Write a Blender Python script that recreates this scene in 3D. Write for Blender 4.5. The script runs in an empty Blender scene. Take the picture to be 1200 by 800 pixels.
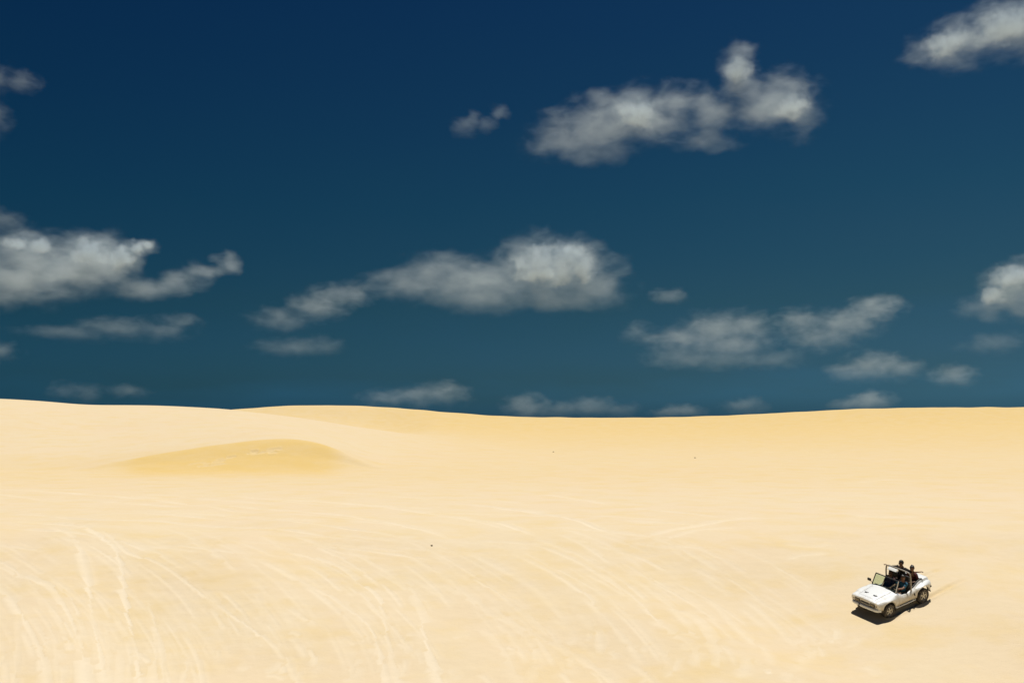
import bpy, bmesh, math, random
import numpy as np
from mathutils import Vector, Matrix, kdtree, noise as mnoise

random.seed(7)
rng = np.random.default_rng(7)
R = math.radians
sc = bpy.context.scene
COL = sc.collection

# ------------------------------------------------------------------ camera
F_PX, PITCH = 1100.0, math.atan(92 / 1100.0)
cd = bpy.data.cameras.new("camera")
cam = bpy.data.objects.new("camera", cd)
COL.objects.link(cam)
cd.sensor_width = 36
cd.lens = F_PX / 1200 * 36
cd.clip_start = 0.1
cd.clip_end = 120000
cam.rotation_euler = (math.pi / 2 + PITCH, 0, 0)
sc.camera = cam
CP, SP = math.cos(PITCH), math.sin(PITCH)


def ray(px, py):                       # direction through a point of the photograph
    u = (400 - py) / F_PX
    return np.array([(px - 600) / F_PX, CP - u * SP, SP + u * CP])


def col_ratio(py):                     # z / y along the sight line at that picture height
    u = (400 - py) / F_PX
    return (SP + u * CP) / (CP - u * SP)


# ------------------------------------------------------------------ helpers
def link(o, parent=None):
    COL.objects.link(o)
    if parent is not None:
        o.parent = parent
    return o


def tag(o, label=None, cat=None, group=None, kind=None):
    if label: o["label"] = label
    if cat: o["category"] = cat
    if group: o["group"] = group
    if kind: o["kind"] = kind
    return o


def smooth(me, angle=40):
    me.polygons.foreach_set("use_smooth", [True] * len(me.polygons))
    me.update()
    me.set_sharp_from_angle(angle=R(angle))


def obj(name, bm, mat, parent=None, angle=40):
    bmesh.ops.recalc_face_normals(bm, faces=bm.faces)
    me = bpy.data.meshes.new(name)
    bm.to_mesh(me)
    bm.free()
    me.materials.append(mat)
    smooth(me, angle)
    return link(bpy.data.objects.new(name, me), parent)


def box(bm, c, s, rot=None, bev=0.0):
    r = bmesh.ops.create_cube(bm, size=1)
    M = Matrix.Translation(c) @ (rot.to_4x4() if rot is not None else Matrix()) @ Matrix.Diagonal((*s, 1))
    bmesh.ops.transform(bm, matrix=M, verts=r["verts"])
    if bev > 0:
        es = list({e for v in r["verts"] for e in v.link_edges})
        bmesh.ops.bevel(bm, geom=es, offset=bev, segments=2, affect="EDGES", profile=.6)
    return bm


def tube(bm, pts, rad, seg=10, closed=False):
    pts = [Vector(p) for p in pts]
    n = len(pts)
    rads = rad if isinstance(rad, (list, tuple)) else [rad] * n
    rings, up = [], None
    for i, p in enumerate(pts):
        if closed:
            t = pts[(i + 1) % n] - pts[i - 1]
        else:
            t = pts[min(i + 1, n - 1)] - pts[max(i - 1, 0)]
        t.normalize()
        if up is None:
            up = t.orthogonal().normalized()
        up = (up - t * up.dot(t)).normalized()
        b = t.cross(up)
        rings.append([bm.verts.new(p + (up * math.cos(a) + b * math.sin(a)) * rads[i])
                      for a in [2 * math.pi * k / seg for k in range(seg)]])
    for i in range(n if closed else n - 1):
        A, B = rings[i], rings[(i + 1) % n]
        for k in range(seg):
            bm.faces.new((A[k], A[(k + 1) % seg], B[(k + 1) % seg], B[k]))
    if not closed:
        bm.faces.new(rings[0][::-1])
        bm.faces.new(rings[-1])
    return bm


def lathe(bm, prof, seg=36, closed=True):      # turned about the y axis, profile of (radius, y)
    rings = []
    for r, y in prof:
        rings.append([bm.verts.new((r * math.cos(a), y, r * math.sin(a)))
                      for a in [2 * math.pi * k / seg for k in range(seg)]])
    m = len(prof)
    for i in range(m if closed else m - 1):
        A, B = rings[i], rings[(i + 1) % m]
        for k in range(seg):
            bm.faces.new((A[k], A[(k + 1) % seg], B[(k + 1) % seg], B[k]))
    return bm


def round_path(pts, r=.08, n=5):
    pts = [Vector(p) for p in pts]
    out = [pts[0]]
    for i in range(1, len(pts) - 1):
        a, b, c = pts[i - 1], pts[i], pts[i + 1]
        p0 = b + (a - b).normalized() * min(r, (a - b).length * .45)
        p1 = b + (c - b).normalized() * min(r, (c - b).length * .45)
        for k in range(n + 1):
            t = k / n
            out.append(p0 * (1 - t) ** 2 + b * 2 * t * (1 - t) + p1 * t * t)
    out.append(pts[-1])
    return out


def mat(name, col, rough=.5, metal=0., spec=.5, coat=0., vary=.0, vscale=8., dust=0.):
    m = bpy.data.materials.new(name)
    m.use_nodes = True
    nt = m.node_tree
    p = nt.nodes["Principled BSDF"]
    p.inputs["Base Color"].default_value = (*col, 1)
    p.inputs["Roughness"].default_value = rough
    p.inputs["Metallic"].default_value = metal
    p.inputs["Specular IOR Level"].default_value = spec
    p.inputs["Coat Weight"].default_value = coat
    tc = nt.nodes.new("ShaderNodeTexCoord")
    nz = nt.nodes.new("ShaderNodeTexNoise")
    nz.inputs["Scale"].default_value = vscale
    nz.inputs["Detail"].default_value = 5
    nt.links.new(tc.outputs["Object"], nz.inputs["Vector"])
    if vary or dust:
        mx = nt.nodes.new("ShaderNodeMix")
        mx.data_type = "RGBA"
        rp = nt.nodes.new("ShaderNodeMapRange")
        rp.inputs[1].default_value, rp.inputs[2].default_value = .42, .72
        rp.inputs[4].default_value = dust if dust else 1
        nt.links.new(nz.outputs[0], rp.inputs[0])
        nt.links.new(rp.outputs[0], mx.inputs[0])
        mx.inputs[6].default_value = (*col, 1)
        mx.inputs[7].default_value = (.5, .4, .26, 1) if dust else (*[c * (1 - vary) for c in col], 1)
        nt.links.new(mx.outputs[2], p.inputs["Base Color"])
    return m


M = dict(
    white=mat("white_gelcoat", (.80, .81, .80), .32, coat=.25, dust=.18, vscale=3),
    black=mat("black_vinyl", (.018, .016, .015), .55, dust=.06, vscale=6),
    under=mat("black_underside", (.012, .011, .010), .8),
    rubber=mat("tyre_rubber", (.022, .020, .019), .85, dust=.35, vscale=9),
    rim=mat("rim_alloy", (.50, .47, .40), .4, metal=.7, dust=.3, vscale=10),
    wmetal=mat("white_tube_paint", (.78, .78, .75), .35, coat=.2),
    bar=mat("roll_bar_paint", (.30, .27, .23), .45, dust=.4, vscale=7),
    chrome=mat("pale_metal", (.60, .59, .56), .35, metal=.6),
    dmetal=mat("dark_frame_metal", (.03, .03, .03), .4, metal=.3),
    amber=mat("lamp_lens", (.12, .085, .03), .15, coat=.6),
    red=mat("tail_lens", (.35, .015, .012), .2, coat=.5),
    skin=mat("brown_skin", (.16, .075, .04), .5, vary=.2),
    skin2=mat("tanned_skin", (.24, .12, .07), .5, vary=.2),
    hair=mat("black_hair", (.008, .006, .005), .55),
    teal=mat("blue_cloth", (.015, .10, .17), .85, vary=.35, vscale=14),
    maroon=mat("maroon_cloth", (.085, .012, .014), .85, vary=.35, vscale=14),
    dark=mat("dark_cloth", (.016, .012, .013), .9, vary=.3, vscale=14),
    wine=mat("wine_cloth", (.05, .010, .012), .9, vary=.3, vscale=14),
    beige=mat("faded_cloth", (.22, .17, .12), .9, vary=.3, vscale=14),
    stone=mat("dark_debris", (.15, .11, .06), .9, vary=.4, vscale=20),
)
bodym = mat("body_gelcoat", (.76, .77, .76), .30, coat=.25)
t_ = bodym.node_tree
tcb = t_.nodes.new("ShaderNodeTexCoord"); sx = t_.nodes.new("ShaderNodeSeparateXYZ")
t_.links.new(tcb.outputs["Object"], sx.inputs[0])
nb = t_.nodes.new("ShaderNodeTexNoise"); nb.inputs["Scale"].default_value = 5; nb.inputs["Detail"].default_value = 6
t_.links.new(tcb.outputs["Object"], nb.inputs["Vector"])
m1 = t_.nodes.new("ShaderNodeMath"); m1.operation = "MULTIPLY_ADD"; m1.inputs[1].default_value = -1.1
t_.links.new(sx.outputs[2], m1.inputs[0]); t_.links.new(nb.outputs[0], m1.inputs[2])
m2 = t_.nodes.new("ShaderNodeMapRange")
for q_, v_ in zip((1, 2, 3, 4), (-.40, .08, 0, .8)): m2.inputs[q_].default_value = v_
t_.links.new(m1.outputs[0], m2.inputs[0])
m3 = t_.nodes.new("ShaderNodeMix"); m3.data_type = "RGBA"
m3.inputs[6].default_value = (.76, .77, .76, 1); m3.inputs[7].default_value = (.48, .39, .23, 1)
t_.links.new(m2.outputs[0], m3.inputs[0]); t_.links.new(m3.outputs[2], t_.nodes["Principled BSDF"].inputs["Base Color"])
M["body"] = bodym
g = bpy.data.materials.new("windscreen_glass")
g.use_nodes = True
nt = g.node_tree
nt.nodes.remove(nt.nodes["Principled BSDF"])
tr = nt.nodes.new("ShaderNodeBsdfTransparent"); tr.inputs[0].default_value = (.80, .88, .80, 1)
gl = nt.nodes.new("ShaderNodeBsdfGlossy"); gl.inputs["Roughness"].default_value = .03
fr = nt.nodes.new("ShaderNodeFresnel"); fr.inputs[0].default_value = 1.45
mxs = nt.nodes.new("ShaderNodeMixShader")
nt.links.new(fr.outputs[0], mxs.inputs[0]); nt.links.new(tr.outputs[0], mxs.inputs[1]); nt.links.new(gl.outputs[0], mxs.inputs[2])
nt.links.new(mxs.outputs[0], nt.nodes["Material Output"].inputs[0])
M["glass"] = g

# ------------------------------------------------------------------ the place of the buggy on the dune face
CAR_O = np.array([16.26560691, 40.96765282, -7.83076216])
CAR_N = np.array([-0.09856592, -0.25409729, 0.96214309])
CAR_F = np.array([-0.86870242, -0.44966335, -0.20774737])
CAR_L = np.cross(CAR_N, CAR_F)
CAR_M = Matrix([[CAR_F[i], CAR_L[i], CAR_N[i], CAR_O[i]] for i in range(3)] + [[0, 0, 0, 1]])


# ------------------------------------------------------------------ dunes
def pchip(x, y, xi):
    h = np.diff(x); d = np.diff(y) / h
    m = np.zeros_like(y)
    m[0], m[-1] = d[0], d[-1]
    w1, w2 = 2 * h[1:] + h[:-1], h[1:] + 2 * h[:-1]
    ok = d[:-1] * d[1:] > 0
    with np.errstate(divide="ignore", invalid="ignore"):
        hm = (w1 + w2) / (w1 / d[:-1] + w2 / d[1:])
    m[1:-1] = np.where(ok, hm, 0)
    k = np.clip(np.searchsorted(x, xi) - 1, 0, len(x) - 2)
    t = (xi - x[k]) / h[k]
    return ((1 + 2 * t) * (1 - t) ** 2 * y[k] + t * (1 - t) ** 2 * h[k] * m[k]
            + t * t * (3 - 2 * t) * y[k + 1] + t * t * (t - 1) * h[k] * m[k + 1])


def smoothstep(a, b, x):
    t = np.clip((x - a) / (b - a), 0, 1)
    return t * t * (3 - 2 * t)


# columns of the sheet: a fan of lines going away from the viewer's dune (u = x / y), lines fine near the middle
core = np.linspace(-.60, .60, 1000)
side = .60 + np.cumsum(np.linspace(.006, .09, 46))
U = np.concatenate([-side[::-1], core, side])
PXU = np.clip(600 + F_PX * U * 1.0, -80, 1280)         # the same line named by where it lies in the photograph
Y = np.concatenate([np.linspace(-60, 4, 12), np.linspace(6, 31, 26), np.arange(31.6, 46, .055), np.arange(46, 62, .10),
                    np.arange(62, 96, .4), np.arange(96, 116, .16), np.arange(116, 235, 1.0), np.arange(235, 300, .5),
                    np.linspace(301, 420, 30), np.geomspace(440, 60000, 24)])

sky_line = lambda x: np.interp(x, [-80, 0, 60, 110, 190, 260, 310, 360, 420, 470, 530, 600, 700, 780, 830, 900, 960, 1010, 1080, 1200, 1280],
                               [465, 468, 471, 474.3, 476.3, 475.5, 474.8, 474.6, 475, 478, 483.5, 488.3, 489.3, 489, 487.5, 484.5, 481, 478.6, 477.4, 477, 477])
mid_line = lambda x: np.interp(x, [-80, 0, 60, 110, 190, 260, 290, 320, 350, 400, 450, 520, 640, 1280],
                               [465, 468, 471, 474.3, 476.3, 478, 481, 485, 489.5, 497, 504.5, 514, 524, 525])
foot_line = lambda x: np.interp(x, [-80, 250, 300, 400, 520, 640, 780, 900, 1000, 1120, 1280],
                                [490, 490, 497, 502, 501, 504, 505, 503, 499.5, 496.5, 495.5])
hump_line = lambda x: np.interp(x, [-80, 10, 60, 100, 130, 200, 260, 300, 330, 365, 390, 410, 435, 465, 1280],
                                [556, 556, 554, 550, 543.5, 530, 521, 516, 513.2, 515, 523, 531.5, 548, 553.5, 555.5])


def gauss_smooth(v, s):
    k = np.exp(-.5 * (np.arange(-4 * s, 4 * s + 1) / s) ** 2); k /= k.sum()
    return np.convolve(np.pad(v, 4 * s, mode="edge"), k, "valid")


SKY, MID, FOOT, HUMP = (gauss_smooth(f(PXU), s) for f, s in ((sky_line, 14), (mid_line, 10), (foot_line, 25), (hump_line, 14)))
BASE_Y = [-60, -20, 0, 6, 15, 25, 30, 34, 41, 46, 50, 58, 75, 93]
BASE_Z = [-6, -2.6, -1.75, -3.4, -8.0, -10.9, -10.6, -9.68, -7.83, -6.51, -5.78, -5.52, -5.40, -5.32]
Z = np.zeros((len(Y), len(U)))
HUMP_SHADE = np.zeros_like(Z); FAR_SHADE = np.zeros_like(Z)
for j in range(len(U)):
    yf = 99.5
    zc_ratio = col_ratio(HUMP[j])
    zf = -5.28
    yc = yf + .6
    for _ in range(4):
        h = .22 * math.log(1 + math.exp(min((zc_ratio * yc - zf) / .22, 40)))
        yc = yf + .5 + h / .32
    zc = zf + h
    ymid = 180.0
    zm = col_ratio(MID[j]) * ymid
    left = smoothstep(360, 250, PXU[j])
    ys, yfo = 285.0, 258.0
    zs = col_ratio(SKY[j] + left * 5) * ys
    wr_ = smoothstep(503, 513, MID[j])
    zfo = col_ratio(max(FOOT[j], MID[j] + 3) * (1 - wr_) + FOOT[j] * wr_) * yfo
    ctrl = [(yf - 1.6, zf + .0 * h), (yf + (yc - yf) * .42, zf + .38 * h), (yc, zc), (yc + 9, zc + max(.1, (zm - zc) * .13)), (ymid - 12, zm - .35 * smoothstep(510, 498, MID[j]) - .03), (ymid, zm)]
    hid = zm - (ymid * 0 + 1.2)
    ctrl += [(222, (zm - .8) * (1 - wr_) + (zm * .52 + zfo * .48) * wr_), (yfo, zfo), (ys, zs), (ys + 12, zs - .5), (330, zs - 5), (420, -12), (800, -16), (60000, -30)]
    yy = np.array(BASE_Y + [c[0] for c in ctrl], float)
    zz = np.array(BASE_Z + [c[1] for c in ctrl], float)
    Z[:, j] = pchip(yy, zz, Y)
    HUMP_SHADE[:, j] = smoothstep(yf - 15, yc + .5, Y) ** .8 * smoothstep(yc + .6, yc - .2, Y) * smoothstep(.15, 1.6, h) * smoothstep(418, 372, PXU[j]) * smoothstep(70, 165, PXU[j])  # shade of the hump's steep face, put into the sand colour
    a = smoothstep(505, 500, MID[j]) * 0 + 1
    FAR_SHADE[:, j] = smoothstep(212 - 100 * smoothstep(330, 620, PXU[j]), ys - 1, Y) * smoothstep(ys + 1, ys - 1, Y) * a  # shade of the far slope below the skyline, tinted into the sand

X = U[None, :] * np.maximum(Y, 6.0)[:, None]
YY = np.repeat(Y[:, None], len(U), 1)


# wind rounds the foot of the far slopes
fi = np.where((Y > 225) & (Y < 296))[0]
kern = np.exp(-.5 * (np.arange(-36, 37) / 13.0) ** 2); kern /= kern.sum()
seg = Z[fi]
blur = np.apply_along_axis(lambda v: np.convolve(np.pad(v, 36, mode="reflect", reflect_type="odd"), kern, "valid"), 0, seg)
wb_ = (smoothstep(232, 245, Y[fi]) * smoothstep(280, 268, Y[fi]))[:, None]
Z[fi] = seg * (1 - wb_) + blur * wb_


# low undulation of the sand (sum of a few broad waves, then lumps)
def waves(x, y, seed, wl, n=7):
    r = np.random.default_rng(seed)
    out = np.zeros_like(x)
    for _ in range(n):
        a = r.uniform(0, 2 * math.pi); k = 2 * math.pi / (wl * r.uniform(.6, 1.6))
        out += np.sin(k * (x * math.cos(a) + y * math.sin(a)) + r.uniform(0, 6.28) + 1.3 * np.sin(k * .37 * (x * math.sin(a) - y * math.cos(a))))
    return out / math.sqrt(n)


face = smoothstep(28, 36, YY) * smoothstep(60, 47, YY)
Z += .10 * waves(X, YY, 3, 11) * face + .022 * waves(X, YY, 4, 3.2) * face + .006 * waves(X, YY, 5, 1.1) * face
plat = smoothstep(46, 54, YY) * smoothstep(100, 85, YY)
Z += .035 * waves(X, YY * 1.6, 6, 9) * plat + .010 * waves(X * .6, YY * 1.7, 16, 2.4) * plat
far = smoothstep(104, 125, YY) * smoothstep(240, 200, YY)
Z += .10 * waves(X, YY, 8, 26) * far
Z += .05 * waves(X, YY, 21, 12) * smoothstep(235, 260, YY) * smoothstep(400, 320, YY)
# the slope under the buggy, rising to the right
plane = CAR_O[2] - (CAR_N[0] * (X - CAR_O[0]) + CAR_N[1] * (YY - CAR_O[1])) / CAR_N[2]
rr = np.sqrt(((X - CAR_O[0]) / 1.25) ** 2 + (YY - CAR_O[1]) ** 2)
wgt = smoothstep(7.5, 2.0, rr)
Z = Z * (1 - wgt) + plane * wgt

ratio = Z / np.maximum(YY, .1)
run = np.maximum.accumulate(np.where(YY > 5, ratio, -9), axis=0)


def ground_at(px, py):
    """the sand point seen at that place of the photograph"""
    d = ray(px, py)
    u, t = d[0] / d[1], d[2] / d[1]
    j = int(np.clip(np.searchsorted(U, u), 1, len(U) - 1))
    i = int(np.searchsorted(run[:, j], t))
    i = min(max(i, 1), len(Y) - 1)
    r0, r1 = run[i - 1, j], run[i, j]
    y = Y[i - 1] + (Y[i] - Y[i - 1]) * (0 if r1 <= r0 else np.clip((t - r0) / (r1 - r0), 0, 1))
    return np.array([u * y, y, t * y])


# ---- wheel ruts left by other buggies: each a line on the sand, drawn from the photograph
TR = [  # (strength, points)
    (1.1, [(60, 616), (85, 628), (92, 640), (98, 660), (103, 683), (107, 713), (112, 747), (118, 773), (124, 805)]),
    (1.2, [(90, 614), (112, 624), (123, 632), (135, 643), (142, 663), (145, 687), (148, 713), (155, 743), (162, 773), (163, 805)]),
    (.9, [(-20, 656), (0, 663), (20, 672), (43, 680), (63, 688), (75, 710), (85, 733), (95, 760), (102, 805)]),
    (1., [(-25, 676), (0, 690), (17, 707), (30, 727), (42, 750), (50, 773), (57, 805)]),
    (.7, [(26, 715), (22, 733), (20, 760), (16, 805)]),
    (.9, [(100, 618), (128, 627), (150, 647), (187, 660), (213, 677), (240, 697), (267, 717), (300, 740), (330, 765), (352, 805)]),
    (1., [(280, 648), (320, 663), (347, 678), (377, 693), (400, 708), (425, 725), (440, 750), (456, 805)]),
    (1., [(320, 640), (362, 652), (400, 665), (420, 683), (437, 693), (447, 710), (453, 740), (460, 770), (470, 805)]),
    (1., [(470, 672), (485, 692), (492, 710), (495, 733), (503, 763), (518, 805)]),
    (.8, [(540, 642), (577, 660), (600, 672), (627, 688), (653, 715), (668, 740)]),
    (.9, [(600, 648), (633, 663), (663, 680), (687, 697), (703, 717), (715, 740)]),
    (.8, [(620, 636), (660, 650), (693, 667), (720, 685), (737, 700)]),
    (.7, [(690, 635), (745, 652), (790, 672)]),
    (.7, [(510, 680), (547, 697), (573, 717), (607, 733), (647, 753), (683, 773), (727, 805)]),
    (.9, [(770, 705), (800, 717), (820, 727), (833, 747), (850, 780)]),
    (.7, [(760, 722), (783, 737), (807, 753), (830, 780)]),
    (.7, [(820, 700), (840, 710), (860, 733), (890, 760)]),
    (.7, [(735, 775), (755, 788), (770, 805)]),
    (.6, [(300, 693), (309, 718), (312, 722)]),
    (.6, [(330, 710), (355, 722), (375, 735)]),
    (.8, [(185, 727), (183, 760), (180, 805)]), (.8, [(128, 740), (128, 770), (127, 805)]), (.7, [(172, 700), (184, 740), (190, 775), (192, 805)]),
    (.9, [(210, 738), (222, 753), (232, 775), (238, 805)]), (.6, [(150, 745), (152, 775), (150, 805)]), (.6, [(140, 752), (141, 780), (139, 805)]),
    (.5, [(395, 740), (408, 765), (416, 805)]), (.5, [(560, 730), (590, 760), (612, 805)]),
    (.5, [(200, 760), (203, 780), (204, 805)]), (.6, [(0, 742), (6, 770), (8, 805)]), (.5, [(62, 735), (66, 770), (70, 805)]),
    # crossing the flat above the brow
    (1., [(520, 590), (560, 592), (607, 598), (633, 602), (667, 607), (687, 613), (710, 622), (740, 634)]),
    (.9, [(500, 602), (550, 608), (587, 613), (613, 622), (640, 632)]),
    (.9, [(735, 634), (770, 625), (793, 620), (833, 613), (863, 608), (900, 606)]),
    (.7, [(750, 640), (785, 630), (830, 620), (870, 616)]),
    (.9, [(0, 602), (60, 605), (120, 609), (200, 612), (290, 618), (380, 628), (450, 637)]),
    (.8, [(120, 596), (200, 600), (260, 604), (330, 609), (400, 618), (480, 632), (530, 646)]),
    (.8, [(0, 618), (50, 621), (90, 624), (140, 634), (190, 650)]),
    (.8, [(220, 590), (290, 594), (360, 600), (420, 606), (470, 615), (520, 628), (560, 645)]),
    (.7, [(300, 583), (360, 587), (430, 592), (500, 601), (560, 611), (610, 624)]),
    (.7, [(-20, 572), (60, 576), (150, 583), (230, 592), (310, 603)]),
    (.6, [(380, 575), (450, 580), (520, 586)]),
    (.7, [(330, 625), (370, 636), (405, 648), (450, 655)]),
    (.6, [(920, 656), (940, 650), (975, 648)]), (.5, [(915, 636), (950, 640), (980, 636)]),
    (.6, [(990, 602), (1030, 606), (1080, 604)]), (.6, [(1000, 566), (1045, 562), (1085, 565)]),
]
trng = random.Random(5)
for k in range(150):                    # fainter, older ruts with the same sweep over the brow, often in pairs
    x0 = trng.uniform(-80, 930); y0 = trng.uniform(618, 735); L = trng.uniform(35, 140)
    steep = max(0, 1 - x0 / 760)
    down = (y0 - 618) / 117
    ang = R(trng.uniform(12, 24) + 26 * down + 18 * steep * down); end = ang + R(trng.uniform(10, 24) + 30 * steep * trng.random())
    st_ = trng.uniform(.25, .85)
    for dx_ in ((0,) if trng.random() < .5 else (0, trng.uniform(30, 37))):
        pts, x, y = [], x0 + dx_, y0 + dx_ * .12
        for q in range(8):
            pts.append((x, y))
            a = min(ang + (end - ang) * (q / 8) ** 1.2, R(96))
            x += L / 8 * math.cos(a); y += L / 8 * math.sin(a)
        if max(p_[1] for p_ in pts) < 815: TR.append((st_ * (.8 if dx_ else 1), pts))
for k in range(90):                     # churned sand low on the face
    x0 = trng.uniform(-40, 1020); y0 = trng.uniform(735, 792); L = trng.uniform(10, 34); a = R(trng.choice((trng.uniform(40, 100), trng.uniform(-25, 25), trng.uniform(100, 140))))
    TR.append((trng.uniform(.35, .9), [(x0, y0), (x0 + L * .5 * math.cos(a), y0 + L * .5 * math.sin(a)), (x0 + L * math.cos(a + .2), y0 + L * math.sin(a + .2))]))
for k in range(44):
    x0 = trng.uniform(-60, 780); y0 = trng.uniform(572, 640); L = trng.uniform(40, 160); s_ = trng.uniform(.02, .10)
    TR.append((trng.uniform(.3, .8), [(x0 + L * q / 5, y0 + s_ * L * (q / 5) + s_ * 40 * (q / 5) ** 2) for q in range(6)]))
for k in range(12):                     # scuffs on the face of the far hump
    x0 = trng.uniform(215, 325); y0 = 549 - (x0 - 215) * .20 + trng.uniform(-5, 4); L = trng.uniform(10, 30)
    TR.append((trng.uniform(1.2, 3.0), [(x0, y0), (x0 + L * .5, y0 - L * .08), (x0 + L, y0 - L * .14)]))

pts_all, amp_all, wid_all, fre_all = [], [], [], []


def catmull(P, step):
    P = [np.array(p, float) for p in P]
    P = [2 * P[0] - P[1]] + P + [2 * P[-1] - P[-2]]
    out = []
    for i in range(1, len(P) - 2):
        n = max(2, int(np.linalg.norm(P[i + 1] - P[i]) / step))
        for k in range(n):
            t = k / n
            out.append(.5 * (2 * P[i] + (P[i + 1] - P[i - 1]) * t + (2 * P[i - 1] - 5 * P[i] + 4 * P[i + 1] - P[i + 2]) * t * t
                             + (3 * P[i] - P[i - 1] - 3 * P[i + 1] + P[i + 2]) * t ** 3))
    return out


for ti, (st, P) in enumerate(TR):
    G = [ground_at(*p)[:2] for p in P]
    C = catmull(G, .06)
    n = len(C)
    ph = ti * 7.3
    for q, c in enumerate(C):
        t = q / max(n - 1, 1)
        fade = min(1, t / .18, (1 - t) / .15 if P[-1][1] < 800 else 1)
        w = st * max(fade, 0) * (.75 + .5 * mnoise.noise((q * .02, ph, 0)))
        pts_all.append(c); amp_all.append(w); fre_all.append(.3 if P[0][1] < 556 else 1.0); wid_all.append((.10 + .03 * math.sin(ph)) * (1.75 if ti < 30 else 1.25))
# the buggy's own fresh tracks
for sgn in (1, -1):
    for q in range(130):
        s = q * .06
        p = CAR_O + CAR_F * (1.0 - s) + CAR_L * (sgn * .68 - .012 * s * s)
        pts_all.append(p[:2]); amp_all.append(5.5 * max(0, 1 - max(0, s - 2.0) / 4.0) * (.7 + .5 * mnoise.noise((s * 1.7, sgn, 3)))); wid_all.append(.11); fre_all.append(-.42 * max(0, .55 + 1.3 * mnoise.noise((s * 1.3 + 4, sgn * 5.5, 1))))  # negative values: shadow in these ruts, painted as golden patches

kd = kdtree.KDTree(len(pts_all))
for i, p in enumerate(pts_all):
    kd.insert((p[0], p[1], 0), i)
kd.balance()
FRESH = np.zeros_like(Z)
ii, jj = np.where((YY > 30) & (YY < 118) & (np.abs(U)[None, :] < .62))
dz = np.zeros(len(ii)); fr_ = np.zeros(len(ii))
xs, ys_ = X[ii, jj], YY[ii, jj]
for k in range(len(ii)):
    co, idx, d = kd.find((xs[k], ys_[k], 0))
    w = wid_all[idx] * (2.2 if ys_[k] > 96 else (1.35 if ys_[k] > 50 else 1))
    if d < w * 3.6:
        q = d / w
        dz[k] = amp_all[idx] * (-.022 * math.exp(-(q / .8) ** 2) + .012 * math.exp(-((q - 1.55) / .55) ** 2)) * (2.4 if ys_[k] > 50 else 1)
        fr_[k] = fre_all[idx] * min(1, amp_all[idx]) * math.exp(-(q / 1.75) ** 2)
Z[ii, jj] += dz
FRESH[ii, jj] = np.maximum(fr_, 0)
RUT_SHADE = np.zeros_like(Z); RUT_SHADE[ii, jj] = np.maximum(-fr_, 0)  # shadow of the buggy's own ruts, painted as a patchy golden tint

nr, nc = Z.shape
me = bpy.data.meshes.new("sand_dunes")
me.vertices.add(nr * nc)
me.vertices.foreach_set("co", np.stack([X, YY, Z], -1).astype(np.float32).ravel())
ids = np.arange(nr * nc).reshape(nr, nc)
quads = np.stack([ids[:-1, :-1], ids[:-1, 1:], ids[1:, 1:], ids[1:, :-1]], -1).reshape(-1, 4)
me.loops.add(quads.size)
me.loops.foreach_set("vertex_index", quads.astype(np.int32).ravel())
me.polygons.add(len(quads))
me.polygons.foreach_set("loop_start", (np.arange(len(quads)) * 4).astype(np.int32))
me.polygons.foreach_set("loop_total", np.full(len(quads), 4, np.int32))
me.polygons.foreach_set("use_smooth", np.ones(len(quads), bool))
me.update(calc_edges=True)
for nm, arr in (("golden", np.clip(RUT_SHADE + HUMP_SHADE * .95 + FAR_SHADE * .52 + .30 * smoothstep(62, 95, YY) * (1 - .8 * smoothstep(104, 112, YY) * smoothstep(560, 380, np.repeat(PXU[None, :], len(Y), 0))), 0, 1)), ("fresh", FRESH)):  # golden: painted shade of hump, far slope and ruts, plus a distance tint
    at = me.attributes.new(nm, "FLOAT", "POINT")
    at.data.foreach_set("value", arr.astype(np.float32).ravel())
sand = bpy.data.materials.new("dune_sand")
sand.use_nodes = True
nt = sand.node_tree
N, Lk = nt.nodes, nt.links
p = N["Principled BSDF"]
p.inputs["Roughness"].default_value = .95
p.inputs["Specular IOR Level"].default_value = .15
tc = N.new("ShaderNodeTexCoord")


def noise_node(scale, detail=4, rough=.55, vec=None, stretch=None):
    n = N.new("ShaderNodeTexNoise")
    n.inputs["Scale"].default_value = scale
    n.inputs["Detail"].default_value = detail
    n.inputs["Roughness"].default_value = rough
    if stretch:
        mp = N.new("ShaderNodeMapping"); mp.inputs["Scale"].default_value = stretch
        Lk.new(tc.outputs["Object"], mp.inputs[0]); Lk.new(mp.outputs[0], n.inputs["Vector"])
    else:
        Lk.new(tc.outputs["Object"], n.inputs["Vector"])
    return n


def mixc(fac, a, b):
    m = N.new("ShaderNodeMix"); m.data_type = "RGBA"
    for s, v in ((0, fac), (6, a), (7, b)):
        if isinstance(v, tuple): m.inputs[s].default_value = (*v, 1)
        elif isinstance(v, float): m.inputs[s].default_value = v
        else: Lk.new(v, m.inputs[s])
    return m.outputs[2]


def maprange(v, a, b, c=0., d=1.):
    m = N.new("ShaderNodeMapRange")
    for s, q in zip((1, 2, 3, 4), (a, b, c, d)): m.inputs[s].default_value = q
    Lk.new(v, m.inputs[0])
    return m.outputs[0]


def attr(nm):
    a = N.new("ShaderNodeAttribute"); a.attribute_name = nm
    return a.outputs["Fac"]


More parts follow.
